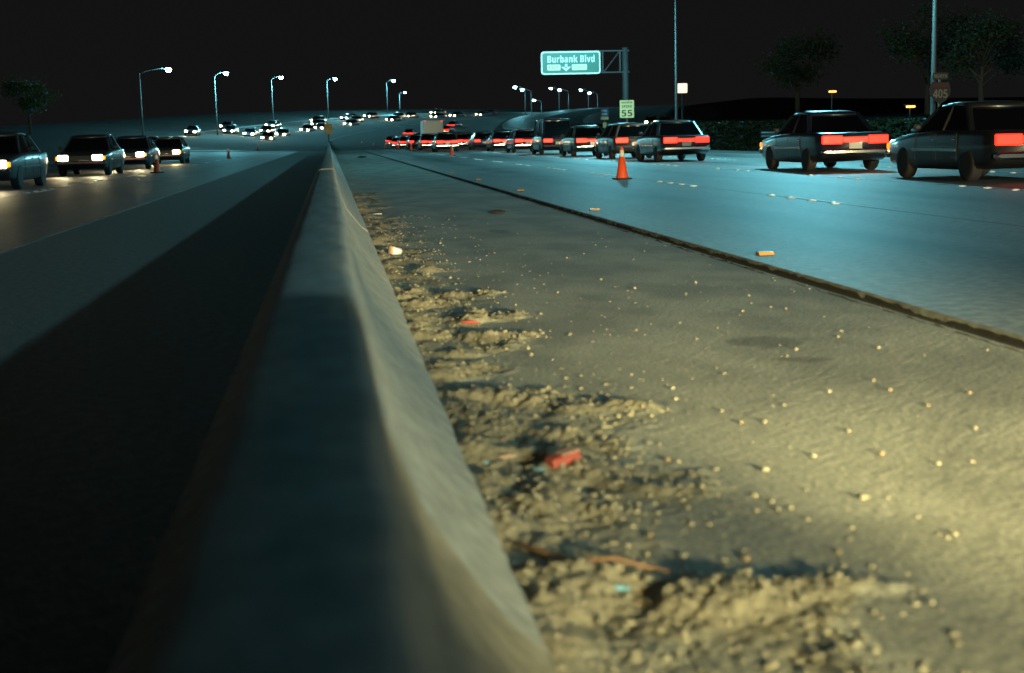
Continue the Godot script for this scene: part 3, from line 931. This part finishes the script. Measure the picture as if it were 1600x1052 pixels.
# ---------------------------------------------------------------- cones and markers
func cones() -> void:
	var proto := Node3D.new()
	var st := mb()
	box(st, Vector3(0, 0.016, 0), Vector3(0.36, 0.032, 0.36), Basis(), 0.012)
	obj("base", st, M.rubber, proto)
	st = mb(false)
	lathe(st, [[0.135, 0.03], [0.13, 0.05], [0.062, 0.5]], 24)
	lathe(st, [[0.04, 0.645], [0.03, 0.7], [0.022, 0.71], [0.0, 0.712]], 24)
	obj("cone_body", st, M.cone_orange, proto)
	st = mb(false)
	lathe(st, [[0.062, 0.5], [0.064, 0.502], [0.043, 0.644], [0.04, 0.645]], 24)
	obj("white_collar", st, M.cone_collar, proto)
	var places := [[30.2, 6.42, "orange traffic cone with pale collar standing on the first lane line", ""], [79.0, 6.9, "", ""], [120.0, 7.0, "", ""], [143.0, 7.0, "", ""], [166.0, 6.6, "", ""], [180.0, 5.6, "", ""], [196.0, 4.4, "", ""],
		[52.0, -6.3, "orange traffic cone on the southbound lane line in front of headlights", ""], [97.0, -6.9, "", ""], [150.0, -7.6, "", ""], [185.0, -7.6, "", ""]]
	for q in places:
		var o: Node3D = proto.duplicate()
		o.name = numbered("traffic_cone")
		add_child(o)
		o.position = P(q[0], q[1], 0.002)
		o.rotation.y = rng.randf() * 1.0
		var lab: String = q[2]
		if not lab: lab = "small far traffic cone in the row closing the northbound lane" if q[1] > 0 else "small far traffic cone in the row closing the southbound lane"
		tag(o, lab, "traffic cone", "cones closing the northbound lane" if q[1] > 0 else "cones closing the southbound lane")
	proto.free()
	# raised dots
	st = mb(false)
	lathe(st, [[0.07, 0.0], [0.062, 0.014], [0.036, 0.024], [0.0, 0.027]], 12)
	st.generate_normals()
	var dot := st.commit()
	for lat in [6.75, 10.4, 14.05, -6.75]:
		for k in (11 if lat > 0 else 4):
			var a: float = 17.8 + 7.3 * k + (0.0 if absf(lat) < 7 else 3.0 * fmod(absf(lat), 2.0))
			for j in 4:
				if rng.randf() < 0.12: continue
				var o := inst("lane_dot", dot, M.marker_white)
				o.position = P(a + 0.9 * j, lat - 0.06, 0.001)
				var ln := "first" if lat < 7 else ("second" if lat < 11 else "third")
				tag(o, "round white raised dot on the %s %s lane line" % [ln, "northbound" if lat > 0 else "southbound"], "road marker", "white raised dots on the lane lines")
	st = mb()
	var rr := []
	for q in [[0.0, 0.05], [0.018, 0.03]]:
		rr.append(PackedVector3Array([Vector3(0.055, q[0], q[1]), Vector3(-0.055, q[0], q[1]), Vector3(-0.055, q[0], -q[1]), Vector3(0.055, q[0], -q[1])]))
	loft(st, rr)
	st.generate_normals()
	var am := st.commit()
	for k in 9:
		var o := inst("amber_reflector", am, M.marker_amber)
		o.position = P(10.8 + 7.3 * k, 3.47, 0.001)
		o.scale = Vector3(1.15, 1.3, 1.2)
		tag(o, "small amber raised reflector beside the gutter lip of the closed lane", "road marker", "amber reflectors along the gutter")

# ---------------------------------------------------------------- shoulder debris
func rock(seed_: int, detail: int) -> ArrayMesh:
	var n := FastNoiseLite.new()
	n.seed = seed_
	n.frequency = 0.9
	var st := mb(detail < 8)
	var rings := []
	for i in range(0, detail + 1):
		var th := PI * i / detail
		var r := PackedVector3Array()
		for k in detail + 3:
			var ph := TAU * k / (detail + 3)
			var d := Vector3(sin(th) * cos(ph), cos(th), sin(th) * sin(ph))
			r.append(d * (0.8 + 0.5 * n.get_noise_3dv(d * 1.4) + 0.2 * n.get_noise_3dv(d * 4.0)) * Vector3(1.0, 0.72, 0.85))
		rings.append(r)
	loft(st, rings, false)
	st.generate_normals()
	return st.commit()
func debris() -> void:
	var rocks := []
	for k in 5: rocks.append(rock(70 + k, 8))
	# gravel in the soil and scattered on the asphalt: nobody could count it
	for v in 3:
		var xs := []
		var cs := []
		for i in 9500:
			var s := 2.2 + 16.0 * pow(rng.randf(), 1.7)
			var l: float
			if rng.randf() < 0.975:
				l = 0.38 + 1.1 * rng.randf()
				if rng.randf() > soil_at(s, l - 0.05) * 1.1 + 0.03: continue
			else:
				l = 0.5 + 2.5 * rng.randf()
			var e := 0.002 + 0.0105 * pow(rng.randf(), 3.5) * (1.0 if l < 1.2 else 0.75)
			var b := Basis.from_euler(Vector3(rng.randf() * TAU, rng.randf() * TAU, rng.randf() * TAU)).scaled(Vector3(e * 1.2, e * 0.7, e))
			xs.append(Transform3D(b, P(s, l, ground_height(s, l) + e * 0.15)))
			var t := rng.randf_range(0.6, 1.25)
			cs.append(Color(0.19 * t, 0.165 * t, 0.12 * t))
		var mm := MultiMesh.new()
		mm.transform_format = MultiMesh.TRANSFORM_3D
		mm.use_colors = true
		mm.mesh = rock(90 + v, 5)
		mm.instance_count = xs.size()
		for i in xs.size():
			mm.set_instance_transform(i, xs[i])
			mm.set_instance_color(i, cs[i])
		var o := MultiMeshInstance3D.new()
		o.name = numbered("gravel")
		o.multimesh = mm
		o.material_override = M.gravel
		add_child(o)
		tag(o, ["fine tan gravel", "crumbled tan grit", "coarse tan gravel"][v] + " strewn over the dirt beside the median barrier", "gravel", "", "stuff")
	# the stones one can pick out
	var spots := [[2.67, 0.91, 0.0116], [3.85, 1.24, 0.0144], [3.49, 1.4, 0.0131], [3.03, 0.93, 0.0131], [2.85, 1.01, 0.0148], [3.99, 1.44, 0.0104], [4.51, 1.45, 0.0104], [4.52, 1.37, 0.0104], [4.73, 1.36, 0.0095], [6.01, 2.08, 0.0104], [5.95, 2.45, 0.012], [4.96, 2.09, 0.0114], [5.17, 2.11, 0.0104], [4.99, 1.86, 0.0101], [3.51, 1.15, 0.0091], [4.04, 0.99, 0.0128], [3.63, 0.84, 0.0094], [3.68, 1.0, 0.0106], [3.43, 1.14, 0.0089], [3.05, 1.16, 0.0088], [2.63, 1.08, 0.0091], [2.66, 1.22, 0.0092], [3.12, 1.49, 0.009], [4.64, 2.1, 0.0094], [7.4, 2.25, 0.0107], [8.93, 2.39, 0.0129], [8.09, 2.5, 0.0117], [7.43, 2.51, 0.0107], [6.33, 2.4, 0.011], [8.73, 1.93, 0.0126], [9.35, 1.83, 0.0135], [11.11, 1.89, 0.0128], [8.66, 1.41, 0.0125], [5.21, 1.3, 0.0105], [4.82, 1.09, 0.0097], [5.12, 1.02, 0.0103], [4.21, 0.9, 0.0109], [5.04, 0.65, 0.0116], [6.2, 0.88, 0.0125], [8.44, 0.84, 0.0146], [7.53, 0.86, 0.013], [9.82, 0.82, 0.0142], [13.14, 1.01, 0.0189], [3.97, 1.65, 0.0103], [4.3, 1.67, 0.0099], [3.81, 1.76, 0.0099], [4.25, 2.09, 0.0098], [4.83, 2.35, 0.0111], [2.78, 0.78, 0.0104], [3.08, 0.79, 0.0107], [3.47, 0.7, 0.012], [3.25, 0.75, 0.0112], [3.34, 0.88, 0.0106], [3.65, 0.64, 0.0116], [2.75, 0.84, 0.0095], [2.77, 0.61, 0.0112], [2.66, 0.51, 0.0107], [2.84, 0.47, 0.0106]]   # distance along the road, distance from the barrier, radius
	var n := 0
	for q in spots:
		var s: float = q[0]
		var l: float = q[1]
		var e: float = q[2]
		var o := inst("stone", rocks[n % 5], M[["stone", "stone_pale", "stone", "stone_brown"][n % 4]])
		o.position = P(s, l, ground_height(s, l) + e * 0.4)
		o.scale = Vector3(e, e, e)
		o.rotation = Vector3(0.3 * rng.randf(), rng.randf() * TAU, 0.3 * rng.randf())
		tag(o, ["tan", "pale", "tan", "brown"][n % 4] + " pebble lying loose on the dusty median shoulder", "stone", "loose stones on the median shoulder")
		n += 1
	# litter
	var at := func(s: float, l: float) -> Vector3:
		return P(s, l, ground_height(s, l))
	var pk := thing("crushed_packet", "crushed red and pink cigarette packet lying in the dirt by the barrier", "litter", at.call(3.95, 0.65) + Vector3(0, 0.016, 0), 0.35)
	pk.rotation.z = 0.2
	var st := mb()
	box(st, Vector3.ZERO, Vector3(0.098, 0.03, 0.055), Basis(), 0.006)
	obj("packet_body", st, M.litter_red, pk)
	st = mb()
	box(st, Vector3(0.02, 0.017, -0.002), Vector3(0.058, 0.006, 0.05), Basis(), 0.002)
	obj("packet_lid", st, M.litter_pink, pk)
	for q in [[4.03, 0.43, 0.016, "litter_blue", "glossy light blue plastic scrap against the barrier foot", "plastic_scrap"], [3.89, 0.57, 0.02, "litter_blue", "pale blue crumpled wrapper beside the red packet", "crumpled_wrapper"], [4.07, 0.50, 0.03, "litter_pink", "buff torn card scrap near the blue plastic", "card_scrap"], [18.66, 0.60, 0.06, "litter_white", "white torn paper scrap on the far dirt edge", "paper_scrap"], [7.30, 0.71, 0.05, "litter_red", "dull red rag crumpled at the edge of the dirt", "rag"], [11.74, 0.34, 0.07, "litter_brown", "brown crumpled paper bag at the barrier foot", "paper_bag"], [2.83, 0.58, 0.03, "litter_blue", "greyish blue wrapper strip lying in the near dirt", "wrapper_strip"], [18.10, 2.15, 0.12, "trim_black", "flat black scrap of tyre rubber on the asphalt shoulder", "tyre_scrap"], [80.40, 1.83, 0.28, "trim_black", "long dark tyre tread strip far along the shoulder", "tyre_tread"]]:
		var e: float = q[2]
		st = mb()
		var rings := []
		var nn := FastNoiseLite.new()
		nn.seed = int(q[0] * 100.0)
		nn.frequency = 1.4
		for i in 5:
			var r := PackedVector3Array()
			for k in 7:
				var a := TAU * k / 7.0
				var w: float = [0.3, 0.9, 1.0, 0.8, 0.25][i] * (0.8 + 0.5 * nn.get_noise_2d(i * 2.0, k * 2.0))
				r.append(Vector3((i - 2) * 0.5 * e, (sin(a) * 0.42 * w + 0.3) * e * 0.6, cos(a) * w * e * 0.5))
			rings.append(r)
		loft(st, rings)
		var o := obj(q[5], st, M[q[3]])
		o.position = at.call(q[0], q[1])
		o.rotation.y = rng.randf_range(-0.5, 0.5)
		tag(o, q[4], "litter")
	var cup := thing("crushed_cup", "white and tan crushed paper cup lying at the dirt edge", "litter", at.call(11.82, 0.52) + Vector3(0, 0.035, 0), 0.5)
	cup.rotation.z = PI / 2 - 0.15
	st = mb(false)
	lathe(st, [[0.0, -0.05], [0.03, -0.05], [0.042, 0.05], [0.039, 0.05], [0.0, 0.0]], 14)
	obj("cup_body", st, M.litter_white, cup)
	st = mb(false)
	lathe(st, [[0.0, 0.056], [0.04, 0.056], [0.046, 0.05], [0.046, 0.044], [0.04, 0.044]], 14)
	obj("cup_lid", st, M.litter_pink, cup)
	st = mb(false)
	var tw := []
	for q in [[3.16, 0.39, 0.02], [3.07, 0.46, 0.016], [2.97, 0.52, 0.014], [2.91, 0.59, 0.012], [2.92, 0.67, 0.014], [2.94, 0.73, 0.012]]:
		tw.append(at.call(q[0], q[1]) + Vector3(0, q[2], 0))
	tube(st, tw, [0.004, 0.007, 0.008, 0.007, 0.006, 0.003], 7)
	tag(obj("strap", st, M.litter_brown), "long rust-brown strap lying across the near dirt", "strap")

# ---------------------------------------------------------------- trees and ivy
func ivy() -> void:
	var st := mb()
	for k in 5:
		var a := TAU * k / 5.0
		var d := Vector3(cos(a), 0.35, sin(a))
		var n := Vector3(-sin(a), 0.1, cos(a)) * 0.3
		quad(st, Vector3.ZERO, d * 0.5 + n, d, d * 0.5 - n)
	st.generate_normals()
	var mm := MultiMesh.new()
	mm.transform_format = MultiMesh.TRANSFORM_3D
	mm.mesh = st.commit()
	mm.instance_count = 9000
	var r := RandomNumberGenerator.new()
	r.seed = 77
	for i in mm.instance_count:
		var s := 30.0 + 110.0 * r.randf()
		var t := r.randf()
		var lat := lerpf(21.3, 24.8, t)
		var h := deck(s) * (0.3 * smooth(21.4, 22.6, lat) + 0.7 * smooth(22.4, 24.6, lat))
		var z := r.randf_range(0.1, 0.3)
		var b := Basis.from_euler(Vector3(r.randf_range(-0.8, 0.8), r.randf() * TAU, r.randf_range(-0.8, 0.8))).scaled(Vector3(z, z, z))
		mm.set_instance_transform(i, Transform3D(b, P(s, lat, h + 0.05 * r.randf())))
	var o := MultiMeshInstance3D.new()
	o.name = "ivy"
	o.multimesh = mm
	o.material_override = M.ivy_leaf
	add_child(o)
	tag(o, "dark ivy covering the bank below the off-ramp", "ivy", "", "stuff")
func tree_model(seed_: int, h: float, spread: float) -> Node3D:
	var r := RandomNumberGenerator.new()
	r.seed = seed_
	var o := Node3D.new()
	var st := mb(false)
	tube(st, [Vector3(0, -0.3, 0), Vector3(0.1, h * 0.3, 0), Vector3(0.0, h * 0.75, 0.1)], [0.28, 0.2, 0.05], 8)
	var tips := []
	for k in 9:
		var a := r.randf() * TAU
		var b := Vector3(0.05, h * r.randf_range(0.25, 0.6), 0)
		var t := b + Vector3(cos(a) * spread * r.randf_range(0.5, 0.9), h * r.randf_range(0.12, 0.35), sin(a) * spread * r.randf_range(0.5, 0.9))
		tube(st, [b, (b + t) * 0.5 + Vector3(0, 0.2, 0), t], [0.11, 0.07, 0.02], 6)
		tips.append(t)
	tips.append(Vector3(0, h * 0.85, 0))
	obj("trunk", st, M.bark, o)
	st = mb()
	for t in tips:
		for k in 330:
			var d := Vector3(r.randfn(), r.randfn() * 0.75, r.randfn()) * spread * 0.24
			var c: Vector3 = t + d
			var e := Basis.from_euler(Vector3(r.randf() * TAU, r.randf() * TAU, r.randf() * TAU))
			var z := r.randf_range(0.1, 0.24)
			quad(st, c + e * Vector3(-z, 0, 0), c + e * Vector3(0, 0.04, -z * 0.45), c + e * Vector3(z, 0, 0), c + e * Vector3(0, 0.04, z * 0.45))
	obj("crown", st, M.leaf, o)
	return o
func trees() -> void:
	var models := [tree_model(5, 8.0, 3.2), tree_model(6, 6.0, 3.0), tree_model(7, 10.0, 3.6)]
	for q in [[66.0, 53.0, 1, 1.3], [78.0, 54.0, 0, 0.9], [92.0, 52.0, 1, 0.9], [108.0, 53.0, 0, 1.0], [98.0, 60.0, 2, 0.9], [125.0, 56.0, 2, 1.1], [150.0, 52.0, 0, 1.2]]:
		var o: Node3D = models[q[2]].duplicate()
		o.name = numbered("roadside_tree")
		add_child(o)
		o.position = P(q[0], q[1], deck(q[0]))
		o.rotation.y = rng.randf() * TAU
		o.scale = Vector3.ONE * q[3]
		tag(o, "dark leafy tree on the bank beyond the off-ramp", "tree", "trees beyond the off-ramp")
	for q in [[95.0, -34.0, 1, 0.8], [120.0, -36.0, 0, 0.8], [150.0, -40.0, 2, 0.8], [185.0, -38.0, 0, 0.9], [70.0, -36.0, 1, 0.7]]:
		var o: Node3D = models[q[2]].duplicate()
		o.name = numbered("roadside_tree")
		add_child(o)
		o.position = P(q[0], q[1], 0.8)
		o.rotation.y = rng.randf() * TAU
		o.scale = Vector3.ONE * q[3]
		tag(o, "dark leafy tree on the verge beyond the southbound lanes", "tree", "trees beyond the southbound lanes")
	for m in models: m.free()

func _ready() -> void:
	rng.seed = 4242
	fnoise.seed = 3
	fnoise.frequency = 0.25
	fnoise.fractal_octaves = 3
	gnoise.seed = 8
	gnoise.frequency = 0.1
	gnoise.fractal_octaves = 2
	view()
	materials()
	setting()
	barrier()
	lamps()
	signs()
	guardrails()
	traffic()
	trees()
	ivy()
	cones()
	debris()
